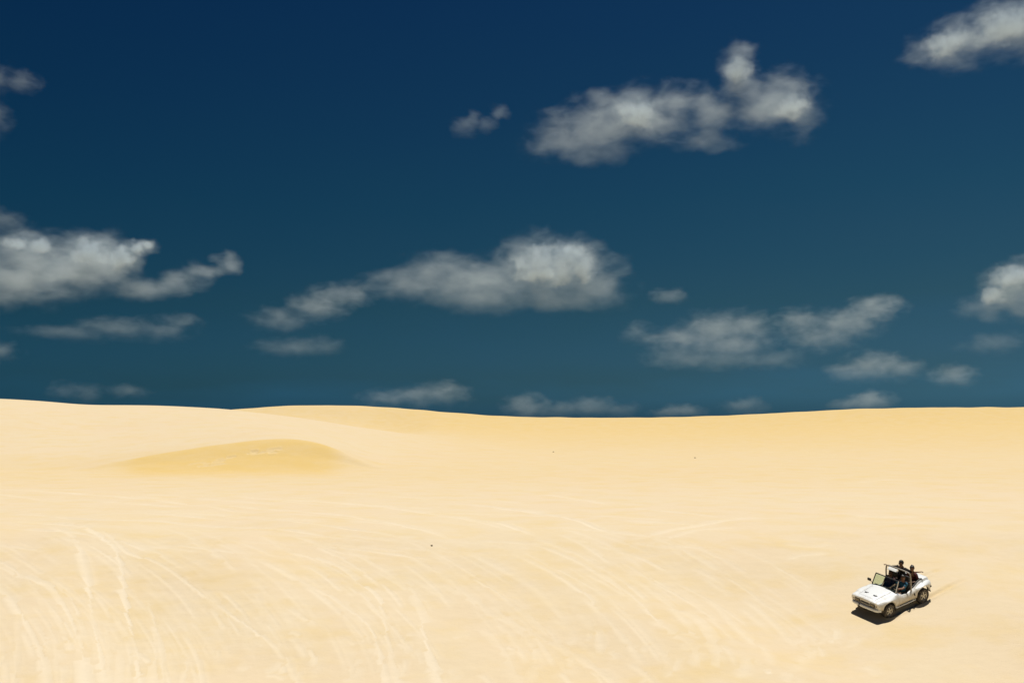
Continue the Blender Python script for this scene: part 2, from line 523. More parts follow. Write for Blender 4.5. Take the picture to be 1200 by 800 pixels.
PALE, GOLD, PINK = (.630, .517, .349), (.612, .434, .165), (.634, .510, .346)
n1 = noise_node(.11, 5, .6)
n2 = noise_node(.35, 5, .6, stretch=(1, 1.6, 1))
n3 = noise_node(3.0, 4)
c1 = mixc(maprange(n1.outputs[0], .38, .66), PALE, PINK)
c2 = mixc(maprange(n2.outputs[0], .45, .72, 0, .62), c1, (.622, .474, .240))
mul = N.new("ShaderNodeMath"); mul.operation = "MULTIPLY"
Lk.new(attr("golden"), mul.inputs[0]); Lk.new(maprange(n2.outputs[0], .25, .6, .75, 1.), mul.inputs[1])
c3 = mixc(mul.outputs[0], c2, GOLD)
mulf = N.new("ShaderNodeMath"); mulf.operation = "MULTIPLY"; mulf.inputs[1].default_value = .74
Lk.new(attr("fresh"), mulf.inputs[0])
c4 = mixc(mulf.outputs[0], c3, (.685, .595, .455))
c5 = mixc(maprange(n3.outputs[0], .3, .8, 0, .12), c4, (.52, .41, .25))
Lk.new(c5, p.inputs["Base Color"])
bn = noise_node(14, 4, .6)
bn2 = noise_node(1.3, 5, .6, stretch=(.7, 1.5, 1))
ad = N.new("ShaderNodeMath"); ad.operation = "MULTIPLY_ADD"; ad.inputs[1].default_value = 4.0
Lk.new(bn2.outputs[0], ad.inputs[0]); Lk.new(bn.outputs[0], ad.inputs[2])
bp = N.new("ShaderNodeBump"); bp.inputs["Strength"].default_value = .5; bp.inputs["Distance"].default_value = .02
Lk.new(ad.outputs[0], bp.inputs["Height"]); Lk.new(bp.outputs[0], p.inputs["Normal"])
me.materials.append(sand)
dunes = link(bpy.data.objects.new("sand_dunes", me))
tag(dunes, "pale golden sand dunes crossed by faint wheel tracks", "sand dunes", kind="structure")


# ------------------------------------------------------------------ dark lumps on the sand
def lump(px, py, size, seed, label):
    bm = bmesh.new()
    bmesh.ops.create_icosphere(bm, subdivisions=3, radius=1)
    for v in bm.verts:
        d = 1 + .45 * mnoise.noise(v.co * 1.3 + Vector((seed, 0, 0))) + .2 * mnoise.noise(v.co * 3.1 + Vector((0, seed, 0)))
        v.co = Vector((v.co.x * d * 1.25, v.co.y * d * .8, max(v.co.z * d * .75, -.25))) * size
    o = obj("stone", bm, M["stone"])
    G = ground_at(px, py)
    o.location = (G[0], G[1], G[2] + size * .1)
    o.rotation_euler = (0, 0, seed)
    return tag(o, label, "stone", "dark stones on the sand")


lump(506, 639, .060, 1.7, "tiny dark stone on the pale sand left of centre, nearest of the three")
lump(648.5, 529.5, .13, 4.1, "tiny brown stone on smooth far sand under the lowest dip of the skyline")
lump(814.5, 536.5, .13, 7.9, "tiny dark stone on far sand, rightmost of the three")

# ------------------------------------------------------------------ buggy
buggy = link(bpy.data.objects.new("beach_buggy", None))
buggy.empty_display_size = .5
buggy.matrix_world = CAR_M
tag(buggy, "small open white beach buggy driving down the sand slope with four people aboard", "beach buggy")

XS = [1.66, 1.63, 1.58, 1.50, 1.40, 1.05, .75, .50, .36, .1, -.2, -.6, -.85, -1.05, -1.4, -1.58, -1.66, -1.70]
par = dict(
    ws=[.655, .672, .684, .692, .70, .74, .735, .72, .705, .69, .69, .71, .735, .75, .735, .68, .62, .55],
    zs=[.732, .752, .762, .770, .775, .80, .82, .835, .80, .66, .645, .70, .79, .84, .86, .83, .76, .62],
    wi=[.49, .50, .50, .50, .50, .52, .55, .58, .60, .61, .61, .60, .585, .57, .56, .54, .50, .45],
    zi=[.742, .762, .771, .778, .785, .815, .84, .86, .81, .675, .665, .76, .88, .94, .965, .94, .86, .66],
    zc=[.764, .786, .800, .812, .825, .86, .885, .905, .905, .90, .90, .93, .95, .96, .975, .95, .87, .67],
    zb=[.44, .43, .42, .40, .37, .34, .33, .31, .30, .29, .29, .30, .32, .34, .38, .44, .48, .52],
)


def P_(k, x):
    return float(np.interp(-x, [-a for a in XS], par[k]))


COCK0, COCK1 = .47, -1.18                       # the open cockpit
FRW, REW = (1.05, .375), (-1.05, .41)            # wheel arch centres and radii


def zbot(x):
    z = P_("zb", x)
    for (xa, r), zc in ((FRW, .29), (REW, .32)):
        if abs(x - xa) < r:
            z = max(z, zc + math.sqrt(r * r - (x - xa) ** 2))
    return z


def section(x, cockpit):
    ws, zs, wi, zi, zc = (P_(k, x) for k in ("ws", "zs", "wi", "zi", "zc"))
    zb = min(zbot(x), zs - .06)
    h = zs - zb
    flare = 0
    for xa, r in (FRW, REW):
        flare = max(flare, .035 * math.exp(-((x - xa) / .38) ** 2))
    pts = [(ws - .03 + flare * 1.2, zb), (ws + .025 + flare, zb + .06 if h > .2 else zb + h * .3), (ws + .045 + flare, zb + .38 * h), (ws + .04 + flare, zb + .66 * h),
           (ws + .015 + flare * .5, zs - .1 * h - .004), (ws - .025, zs), (wi + .05, zs + .012), (wi + .012, zi - .006), (wi - .012, zi)]
    if not cockpit:
        pts += [(wi * .93, zi + .006), (wi * .72, zi + .55 * (zc - zi)), (wi * .4, zi + .88 * (zc - zi)), (0, zc)]
    return pts


def stations(a, b, step=.03):
    s = [a]
    n = max(2, int(round(abs(b - a) / step)))
    return [a + (b - a) * k / n for k in range(n + 1)]


bm = bmesh.new()


def loft(secs):
    rings = [[bm.verts.new(c) for c in s] for s in secs]
    for A, B in zip(rings, rings[1:]):
        for k in range(len(A) - 1):
            bm.faces.new((A[k], A[k + 1], B[k + 1], B[k]))
    return rings


def full(x, cockpit):
    lean = .18 * min(max((x - 1.35) / .3, 0), 1)          # the nose leans back towards the bumper
    z1 = P_("zs", x)
    return [(x - lean * max(0, z1 - z), y, z) for y, z in section(x, cockpit)]


for sg in (1, -1):
    f = lambda L_: [(a, b * sg, c) for a, b, c in L_]
    loft([f(full(x, False)) for x in stations(1.66, COCK0)])
    loft([f(full(x, True)) for x in stations(COCK0, COCK1)])
    loft([f(full(x, False)) for x in stations(COCK1, -1.70)])
for xe in (1.66, -1.70):                         # closing faces of nose and tail
    s = full(xe, False)
    A = [bm.verts.new(c) for c in s]
    B = [bm.verts.new((a, -b if b else 0.0, c)) for a, b, c in s]
    for k in range(len(A) - 2):
        bm.faces.new((A[k], A[k + 1], B[k + 1], B[k]))
    bm.faces.new((A[-2], A[-1], B[-2]))
bmesh.ops.remove_doubles(bm, verts=bm.verts, dist=.0015)
body = obj("body", bm, M["body"], buggy, 38)
so = body.modifiers.new("thickness", "SOLIDIFY"); so.thickness = .012; so.offset = -1

# raised centre panel on the hood
bm = bmesh.new()
rows = []
for x in stations(1.50, .60, .06):
    wi, zi, zc = P_("wi", x) * .80, P_("zi", x), P_("zc", x)
    row = []
    for q in range(-6, 7):
        t = q / 6; y = t * wi
        a = abs(y) / P_("wi", x)
        z = np.interp(a, [0, .4, .72, .93], [zc, zi + .88 * (zc - zi), zi + .55 * (zc - zi), zi + .006]) + .016 * (1 - abs(t) ** 6) * min(1, (1.52 - x) / .08, (x - .58) / .08) + .003
        row.append(bm.verts.new((x, y, float(z))))
    rows.append(row)
for A, B in zip(rows, rows[1:]):
    for k in range(len(A) - 1):
        bm.faces.new((A[k], A[k + 1], B[k + 1], B[k]))
hood = obj("hood", bm, M["body"], buggy, 60)
for x, y in ((1.28, -.24), (1.28, .20)):
    bm = bmesh.new()
    box(bm, (x, y, P_("zc", x) + .022), (.06, .11, .028), bev=.008)
    box(bm, (x - .03, y + .07, P_("zc", x) + .020), (.035, .07, .02), bev=.006)
    obj("hood_latch", bm, M["dmetal"], hood)

bm = bmesh.new()
for sg in (1, -1):
    tube(bm, [(x, sg * P_("wi", x) * .815, P_("zi", x) + .030 + .2 * (P_("zc", x) - P_("zi", x))) for x in stations(1.50, .58, .09)], .004, 6)
tube(bm, [(1.545, y, P_("zi", 1.545) + (1 - (y / .42) ** 2) * .032 - .004) for y in [-.42 + .07 * k for k in range(13)]], .004, 6)
obj("hood_seam", bm, M["dmetal"], buggy)
bm = bmesh.new(); box(bm, (1.637, 0, .605), (.03, .44, .085), rot=Matrix.Rotation(R(-16), 3, "Y"), bev=.008)
for k in range(4):
    box(bm, (1.652 - .004 * k, 0, .635 - .02 * k), (.012, .42, .007))
obj("front_grille", bm, M["dmetal"], buggy)
# black inside of the cockpit
bm = bmesh.new()
ST = stations(COCK0 - .004, COCK1 + .004, .06)
rows = []
for x in ST:
    wi, zi = P_("wi", x) - .03, P_("zi", x) - .012
    zf = .30 if x > -.95 else .36
    s = [(wi, zi), (wi - .02, zi - .06), (wi - .03, zf + .04), (wi - .07, zf), (0, zf)]
    rows.append([bm.verts.new((x, y, z)) for y, z in s + [(-y, z) for y, z in s[-2::-1]]])
for A, B in zip(rows, rows[1:]):
    for k in range(len(A) - 1):
        bm.faces.new((A[k], A[k + 1], B[k + 1], B[k]))
for r_, dzc in ((rows[0], P_("zc", COCK0) - .02), (rows[-1], P_("zc", COCK1) - .02)):
    top = [bm.verts.new((v.co.x, v.co.y, dzc if abs(v.co.y) < .45 else P_("zi", v.co.x) - .02)) for v in r_]
    for k in range(len(r_) - 1):
        try:
            bm.faces.new((r_[k], r_[k + 1], top[k + 1], top[k]))
        except ValueError:
            pass
bmesh.ops.remove_doubles(bm, verts=bm.verts, dist=.002)
for sg in (1, -1):                      # padded rail round the rear seats
    tube(bm, [(x, sg * (P_("wi", x) - .035), P_("zi", x) + .012) for x in stations(-.50, -1.22, .08)], .035, 10)
tub = obj("cockpit_tub", bm, M["black"], buggy)
bm = bmesh.new(); box(bm, (.40, 0, .80), (.13, 1.10, .14), bev=.03)
obj("dashboard", bm, M["black"], buggy)
# chassis
bm = bmesh.new()
box(bm, (0, 0, .245), (3.0, .62, .07), bev=.02)
box(bm, (-1.05, 0, .36), (.9, .5, .24), bev=.06)
tube(bm, [(1.05, -.66, .29), (1.05, .66, .29)], .045)
tube(bm, [(-1.05, -.66, .32), (-1.05, .66, .32)], .055)
box(bm, (1.05, 0, .40), (.95, 1.0, .18), bev=.05)
obj("chassis", bm, M["under"], buggy)


def wheel(x, y, r, w, sg):
    root = link(bpy.data.objects.new("wheel", None), buggy)
    root.location = (x, y, r - .018)
    ri = r * .60
    bm = bmesh.new()
    prof = [(ri, -w * .42), (r * .80, -w * .52), (r * .93, -w * .50), (r * .985, -w * .38), (r, -w * .2), (r, w * .2), (r * .985, w * .38), (r * .93, w * .50), (r * .80, w * .52), (ri, w * .42)]
    lathe(bm, prof, 48)
    for k in range(30):                  # tread blocks
        a = 2 * math.pi * k / 30
        for side_ in (-1, 1):
            box(bm, (math.cos(a) * r * .992, side_ * w * .25, math.sin(a) * r * .992), (.022, w * .36, .030),
                rot=Matrix.Rotation(-a, 3, "Y") @ Matrix.Rotation(side_ * .35, 3, "X"))
    obj("tyre", bm, M["rubber"], root)
    bm = bmesh.new()
    o = sg * w
    lathe(bm, [(ri + .004, o * .44), (ri * .97, o * .46), (ri * .90, o * .40), (ri * .84, o * .20), (ri * .84, -o * .3), (ri + .004, -o * .4)], 40, True)
    for k in range(5):
        a = 2 * math.pi * (k + .3) / 5
        box(bm, (math.cos(a) * ri * .52, o * .33, math.sin(a) * ri * .52), (ri * .80, w * .10, ri * .34), rot=Matrix.Rotation(-a, 3, "Y"), bev=.008)
    lathe(bm, [(.0005, o * .44), (.045, o * .43), (.055, o * .36), (.06, o * .2), (.0005, o * .2)], 20, True)
    obj("rim", bm, M["rim"], root)
    bm = bmesh.new()
    lathe(bm, [(.0005, -o * .02), (ri * .8, -o * .02), (ri * .8, o * .06), (.0005, o * .06)], 28, True)
    obj("brake_drum", bm, M["under"], root)
    return root


for sg in (1, -1):
    wheel(1.05, sg * .665, .295, .19, sg)
    wheel(-1.05, sg * .665, .325, .24, sg)

# nose: lamps, bumper
for sg in (1, -1):
    bm = bmesh.new()
    box(bm, (1.632, sg * .38, .61), (.055, .26, .15), bev=.012)
    hl = obj("headlight", bm, M["dmetal"], buggy)
    bm = bmesh.new(); box(bm, (1.660, sg * .38, .61), (.02, .195, .095), bev=.008)
    obj("lens", bm, M["amber"], hl)
    bm = bmesh.new(); box(bm, (1.625, sg * .58, .61), (.04, .06, .07), bev=.01)
    obj("turn_signal", bm, M["amber"], buggy)
bm = bmesh.new()
tube(bm, round_path([(1.50, -.68, .43), (1.65, -.60, .43), (1.68, 0, .43), (1.65, .60, .43), (1.50, .68, .43)], .12), .068, 14)
bump = obj("bumper", bm, M["wmetal"], buggy)
for y in (-.24, .02):
    bm = bmesh.new()
    tube(bm, [(1.675, y - .028, .43), (1.675, y + .028, .43)], .066, 14)
    box(bm, (1.61, y, .43), (.12, .04, .06))
    obj("bracket", bm, M["dmetal"], bump)

# windscreen
fb, ft = Vector((.49, 0, .875)), Vector((.25, 0, 1.30))
wb, wt = .595, .575
ws_root = link(bpy.data.objects.new("windscreen", None), buggy)
bm = bmesh.new()
tube(bm, [(fb.x, -wb, fb.z), (ft.x, -wt, ft.z)], .021, 10)
tube(bm, round_path([(ft.x, -wt, ft.z), (ft.x, wt, ft.z)], .05), .024, 10)
tube(bm, [(fb.x, -wb, fb.z), (fb.x, wb, fb.z)], .018, 10)
fr_o = obj("frame", bm, M["dmetal"], ws_root)
bm = bmesh.new()
tube(bm, [(fb.x, wb, fb.z - .03), (ft.x, wt, ft.z + .012)], .022, 10)
obj("pillar", bm, M["chrome"], ws_root)
bm = bmesh.new()
d = (ft - fb)
q = [bm.verts.new(v) for v in ((fb.x, -wb + .01, fb.z), (fb.x, wb - .01, fb.z), (ft.x, wt - .01, ft.z), (ft.x, -wt + .01, ft.z))]
fc = bm.faces.new(q)
ex = bmesh.ops.extrude_face_region(bm, geom=[fc])
bmesh.ops.translate(bm, vec=(.005, 0, .003), verts=[v for v in ex["geom"] if isinstance(v, bmesh.types.BMVert)])
obj("glass_pane", bm, M["glass"], ws_root)
bm = bmesh.new()
tube(bm, [(.515, .12, .90), (.44, .30, 1.02)], .008, 6)
tube(bm, [(.472, .16, .955), (.405, .46, 1.085)], .007, 6)
obj("wiper", bm, M["under"], ws_root)
# door mirror on the far side
bm = bmesh.new()
tube(bm, [(.45, -.60, .90), (.44, -.74, .96)], .012, 8)
box(bm, (.43, -.79, .99), (.06, .17, .115), bev=.02)
obj("mirror", bm, M["under"], buggy)

# roll bar
bm = bmesh.new()
tube(bm, round_path([(-.44, -.63, .62), (-.44, -.63, 1.20), (-.44, -.60, 1.455), (-.44, -.3, 1.475), (-.44, .3, 1.475), (-.44, .60, 1.455), (-.44, .63, 1.20), (-.44, .63, .62)], .17, 6), .031, 12)
rb = obj("roll_bar", bm, M["bar"], buggy)
bm = bmesh.new()
box(bm, (-.355, -.20, 1.415), (.19, .44, .022), rot=Matrix.Rotation(R(30), 3, "Y"), bev=.008)
obj("visor_panel", bm, M["wmetal"], rb)
bm = bmesh.new()
for sg in (1, -1):
    tube(bm, [(-.46, sg * .55, 1.43), (-1.22, sg * .52, .96)], .02, 10)
# seats
for y in (.31, -.31):
    s = link(bpy.data.objects.new("seat", None), buggy); s.location = (-.22, y, .32)
    b2 = bmesh.new(); box(b2, (.05, 0, .06), (.48, .44, .14), bev=.04)
    obj("cushion", b2, M["black"], s)
    b2 = bmesh.new(); box(b2, (-.22, 0, .36), (.12, .44, .60), rot=Matrix.Rotation(R(-14), 3, "Y"), bev=.045)
    obj("backrest", b2, M["black"], s)
    b2 = bmesh.new(); box(b2, (-.345, 0, .77), (.09, .34, .24), rot=Matrix.Rotation(R(-14), 3, "Y"), bev=.04)
    obj("headrest", b2, M["black"], s)
bm.free()
s = link(bpy.data.objects.new("rear_bench", None), buggy); s.location = (-.95, 0, .36)
b2 = bmesh.new(); box(b2, (.02, 0, .13), (.42, 1.0, .26), bev=.05); obj("cushion", b2, M["black"], s)
b2 = bmesh.new(); box(b2, (-.20, 0, .42), (.10, 1.0, .40), rot=Matrix.Rotation(R(-8), 3, "Y"), bev=.04); obj("backrest", b2, M["black"], s)
# steering wheel
bm = bmesh.new()
cen = Vector((.17, .31, .86)); ax = Vector((-.85, 0, .5)).normalized(); u1 = Vector((0, 1, 0)); u2 = ax.cross(u1)
tube(bm, [cen + (u1 * math.cos(a) + u2 * math.sin(a)) * .17 for a in [2 * math.pi * k / 28 for k in range(28)]], .014, 8, True)
for a in (0, math.pi, 1.5 * math.pi):
    tube(bm, [cen, cen + (u1 * math.cos(a) + u2 * math.sin(a)) * .17], .010, 6)
tube(bm, [cen, cen - ax * .22], .02, 8)
obj("steering_wheel", bm, M["black"], buggy)
# side: intake, sill tube; tail: lamps, exhaust, flap
for sg in (1, -1):
    bm = bmesh.new()
    box(bm, (-.50, sg * (P_("ws", -.5) + .047), .545), (.055, .03, .13), rot=Matrix.Rotation(R(18), 3, "Y"), bev=.012)
    obj("air_intake", bm, M["under"], buggy)
    bm = bmesh.new()
    tube(bm, round_path([(.60, sg * .70, .27), (-.60, sg * .70, .27)], .05), .03, 10)
    obj("sill_tube", bm, M["wmetal"], buggy)
    bm = bmesh.new(); box(bm, (-1.70, sg * .46, .62), (.05, .16, .09), bev=.015)
    obj("tail_light", bm, M["red"], buggy)
    bm = bmesh.new()
    box(bm, (-1.52, sg * .72, .60), (.10, .10, .06), bev=.015)
    box(bm, (-1.50, sg * .66, .46), (.02, .16, .24), rot=Matrix.Rotation(R(20), 3, "Y"), bev=.005)
    obj("mud_flap", bm, M["under"], buggy)
bm = bmesh.new()
tube(bm, round_path([(-1.45, .20, .34), (-1.72, .20, .36), (-1.86, .20, .40)], .06), .035, 10)
obj("exhaust_pipe", bm, M["dmetal"], buggy)


# ------------------------------------------------------------------ people
def skin_mesh(edges, co, rad, root, sub=1):
    """grow one surface over a skeleton: co {name: xyz}, rad {name: r or (r, r)}"""
    names = list(co)
    idx = {n: i for i, n in enumerate(names)}
    me_ = bpy.data.meshes.new("skeleton")
    me_.from_pydata([co[n] for n in names], [(idx[a], idx[b]) for a, b in edges], [])
    o = bpy.data.objects.new("skeleton", me_)
    COL.objects.link(o)
    o.modifiers.new("skin", "SKIN").use_smooth_shade = True
    for i, n in enumerate(names):
        v = me_.skin_vertices[0].data[i]
        r = rad[n]
        v.radius = r if isinstance(r, tuple) else (r, r)
        v.use_root = n == root
    sb = o.modifiers.new("sub", "SUBSURF"); sb.levels = sb.render_levels = sub
    dg = bpy.context.evaluated_depsgraph_get(); dg.update()
    out = bpy.data.meshes.new_from_object(o.evaluated_get(dg))
    bpy.data.objects.remove(o); bpy.data.meshes.remove(me_)
    return out


def person(label, hip, lean, hands, knees, feet, skin_m, shirt_m, short_m, face=(1, 0, 0), sleeves=.5, cap=None, elbows=None):
    V = Vector
    hip = V(hip)
    org = hip.copy()
    lean = V(lean).normalized()
    fw = V(face).normalized()
    lf = V((0, 0, 1)).cross(V((fw.x, fw.y, 0)).normalized())
    body_f = V((1, 0, 0)); bl = V((0, 1, 0))
    co, rad, ed = {}, {}, []

    def add(n, p_, r, pr=None):
        co[n] = V(p_) - org; rad[n] = r
        if pr: ed.append((pr, n))
    chest = hip + lean * .36
    neck0 = hip + lean * .53
    add("hip", hip, (.135, .115)); add("waist", hip + lean * .17, (.125, .10), "hip"); add("chest", chest, (.155, .115), "waist")
    add("collar", neck0 - lean * .04, (.085, .075), "chest"); add("neck", neck0 + lean * .05, .055, "collar")
    hc = neck0 + lean * .18 + fw * .02
    add("jaw", neck0 + lean * .10 + fw * .025, (.068, .075), "neck"); add("head", hc, (.082, .098), "jaw"); add("crown", hc + V((0, 0, .075)), (.062, .075), "head")
    add("nose", hc + fw * .112 - V((0, 0, .02)), .014, "head")
    for sg in (1, -1):
        add(f"ear{sg}", hc + lf * (.088 * sg) - V((0, 0, .015)), .016, "head")
    for k, sg in (("L", 1), ("R", -1)):
        sh = neck0 - lean * .05 + bl * (.185 * sg)
        ha = V(hands[k]); dd = ha - sh
        L1, L2 = .305, .275
        dist = min(dd.length, L1 + L2 - .015)
        ha = sh + dd.normalized() * dist
        a = (L1 * L1 - L2 * L2 + dist * dist) / (2 * dist)
        hgt = math.sqrt(max(L1 * L1 - a * a, 0))
        bend = V((-.25, .6 * sg, -.75)); bend -= dd.normalized() * bend.dot(dd.normalized())
        el = sh + dd.normalized() * a + bend.normalized() * hgt
        add(f"sh{k}", sh, (.068, .062), "collar"); add(f"ua{k}", sh.lerp(el, .5), .048, f"sh{k}"); add(f"el{k}", el, .040, f"ua{k}")
        add(f"fa{k}", el.lerp(ha, .4), .040, f"el{k}"); add(f"wr{k}", ha, (.027, .024), f"fa{k}")
        hd = (ha - el).normalized(); sd = hd.cross(V((0, 0, 1))).normalized(); dn = V((0, 0, -1)); dn -= hd * dn.dot(hd); dn.normalize()
        palm = ha + hd * .07
        add(f"palm{k}", palm, (.036, .018), f"wr{k}")
        for q in range(4):
            off = sd * ((q - 1.5) * .019)
            ln = (.070, .080, .075, .058)[q]
            add(f"f{q}a{k}", palm + hd * .028 + off, .0095, f"palm{k}")
            add(f"f{q}b{k}", palm + hd * (.028 + ln * .5) + off + dn * .012, .0088, f"f{q}a{k}")
            add(f"f{q}c{k}", palm + hd * (.028 + ln * .72) + off + dn * .042, .0075, f"f{q}b{k}")
        add(f"ta{k}", ha + hd * .035 - sd * .032 * sg + dn * .008, .011, f"palm{k}")
        add(f"tb{k}", ha + hd * .075 - sd * .045 * sg + dn * .026, .0095, f"ta{k}")
        hp = hip + bl * (.095 * sg); kn = V(knees[k]); ft_ = V(feet[k])
        add(f"hp{k}", hp, (.095, .088), "hip"); add(f"th{k}", hp.lerp(kn, .5), .078, f"hp{k}"); add(f"kn{k}", kn, .056, f"th{k}")
        add(f"cf{k}", kn.lerp(ft_, .35), .056, f"kn{k}"); add(f"an{k}", ft_, .036, f"cf{k}")
        add(f"to{k}", ft_ + V((.15, 0, -.035)), (.038, .024), f"an{k}")
    me_ = skin_mesh(ed, co, rad, "hip")
    me_.materials.append(skin_m)
    smooth(me_, 180)
    me_.name = "person"
    o = link(bpy.data.objects.new("person", me_))
    o.matrix_world = CAR_M @ Matrix.Translation(org)
    tag(o, label, "person", "people riding in the buggy")

    def cloth(name, ns, grow, m_, root, extra=None):
        c2 = {n: co[n].copy() for n in ns}
        r2 = {n: tuple(a + grow for a in (rad[n] if isinstance(rad[n], tuple) else (rad[n], rad[n]))) for n in ns}
        if extra:
            for n, p_, r_, _ in extra: c2[n] = p_; r2[n] = (r_, r_)
        e2 = [e for e in ed if e[0] in c2 and e[1] in c2] + [(pr, n) for n, _, _, pr in (extra or [])]
        mm = skin_mesh(e2, c2, r2, root)
        mm.materials.append(m_)
        smooth(mm, 180)
        mm.name = name
        return link(bpy.data.objects.new(name, mm), o)
    ex = [(f"sl{k}", co[f"ua{k}"].lerp(co[f"el{k}"], sleeves), .058, f"ua{k}") for k in "LR"]
    cloth("shirt", ["hip", "waist", "chest", "collar", "shL", "shR", "uaL", "uaR"], .014, shirt_m, "hip", ex)
    cloth("shorts", ["hip", "hpL", "hpR", "thL", "thR"], .018, short_m, "hip", [(f"hem{k}", co[f"th{k}"].lerp(co[f"kn{k}"], .6), .085, f"th{k}") for k in "LR"])
    # hair or cap over the skull
    bm_ = bmesh.new()
    bmesh.ops.create_icosphere(bm_, subdivisions=3, radius=1)
    hcl = hc - org
    kill = []
    for v in bm_.verts:
        c = v.co.copy()
        if (c.z < -.35 and c.x > -.35) or (c.x > .30 and c.z < .42) or c.z < -.75: kill.append(v)
        d_ = 1 + .22 * mnoise.noise(c * 5 + Vector((org.x, org.y, 0)) * 9)
        pz = Vector((c.x * .112 * d_, c.y * .098 * d_, c.z * .112 * d_))
        v.co = hcl + fw * (pz.x - .008) + lf * pz.y + Vector((0, 0, pz.z + .025))
    bmesh.ops.delete(bm_, geom=kill, context="VERTS")
    hm = obj("hair" if cap is None else "cap", bm_, M["hair"] if cap is None else cap, o)
    so_ = hm.modifiers.new("thickness", "SOLIDIFY"); so_.thickness = .012
    for sg in (1, -1):
        be = bmesh.new(); bmesh.ops.create_uvsphere(be, u_segments=10, v_segments=8, radius=.013)
        bmesh.ops.translate(be, vec=hcl + fw * .092 + lf * (.033 * sg) + Vector((0, 0, .012)), verts=be.verts)
        obj("eye", be, M["hair"], o)
    return o


# driver on the near side, in blue
person("driver in a blue shirt behind the steering wheel", (-.27, .31, .50), (-.16, 0, 1),
       dict(L=(.20, .45, .90), R=(.20, .17, .90)), dict(L=(.12, .42, .62), R=(.12, .20, .62)), dict(L=(.36, .42, .37), R=(.36, .20, .37)),
       M["skin2"], M["teal"], M["beige"])
person("front passenger in dark red, sitting behind the windscreen on the far side of the driver", (-.27, -.31, .50), (-.14, 0, 1),
       dict(L=(.06, -.20, .66), R=(.06, -.46, .66)), dict(L=(.12, -.20, .62), R=(.12, -.42, .62)), dict(L=(.36, -.20, .37), R=(.36, -.42, .37)),
       M["skin"], M["wine"], M["dark"])
person("rear passenger in dark clothes with one arm stretched out to the white roll bar", (-.98, -.24, .79), (.04, 0, 1),
       dict(L=(-1.25, .42, 1.22), R=(-.46, -.60, 1.44)), dict(L=(-.62, -.08, .84), R=(-.62, -.32, .84)), dict(L=(-.60, -.08, .46), R=(-.60, -.32, .46)),
       M["skin"], M["dark"], M["dark"], face=(1, -.35, 0), sleeves=.98)
person("rear passenger in a maroon shirt sitting low behind the driver", (-1.12, .17, .63), (-.02, -.02, 1),
       dict(L=(-.86, .34, .84), R=(-.78, .14, .86)), dict(L=(-.72, .30, .80), R=(-.72, .08, .80)), dict(L=(-.62, .30, .46), R=(-.62, .08, .46)),
       M["skin2"], M["maroon"], M["dark"], face=(1, .2, -.15))


# ------------------------------------------------------------------ clouds: volumes of droplets, each at its own distance
ALT = 520.0


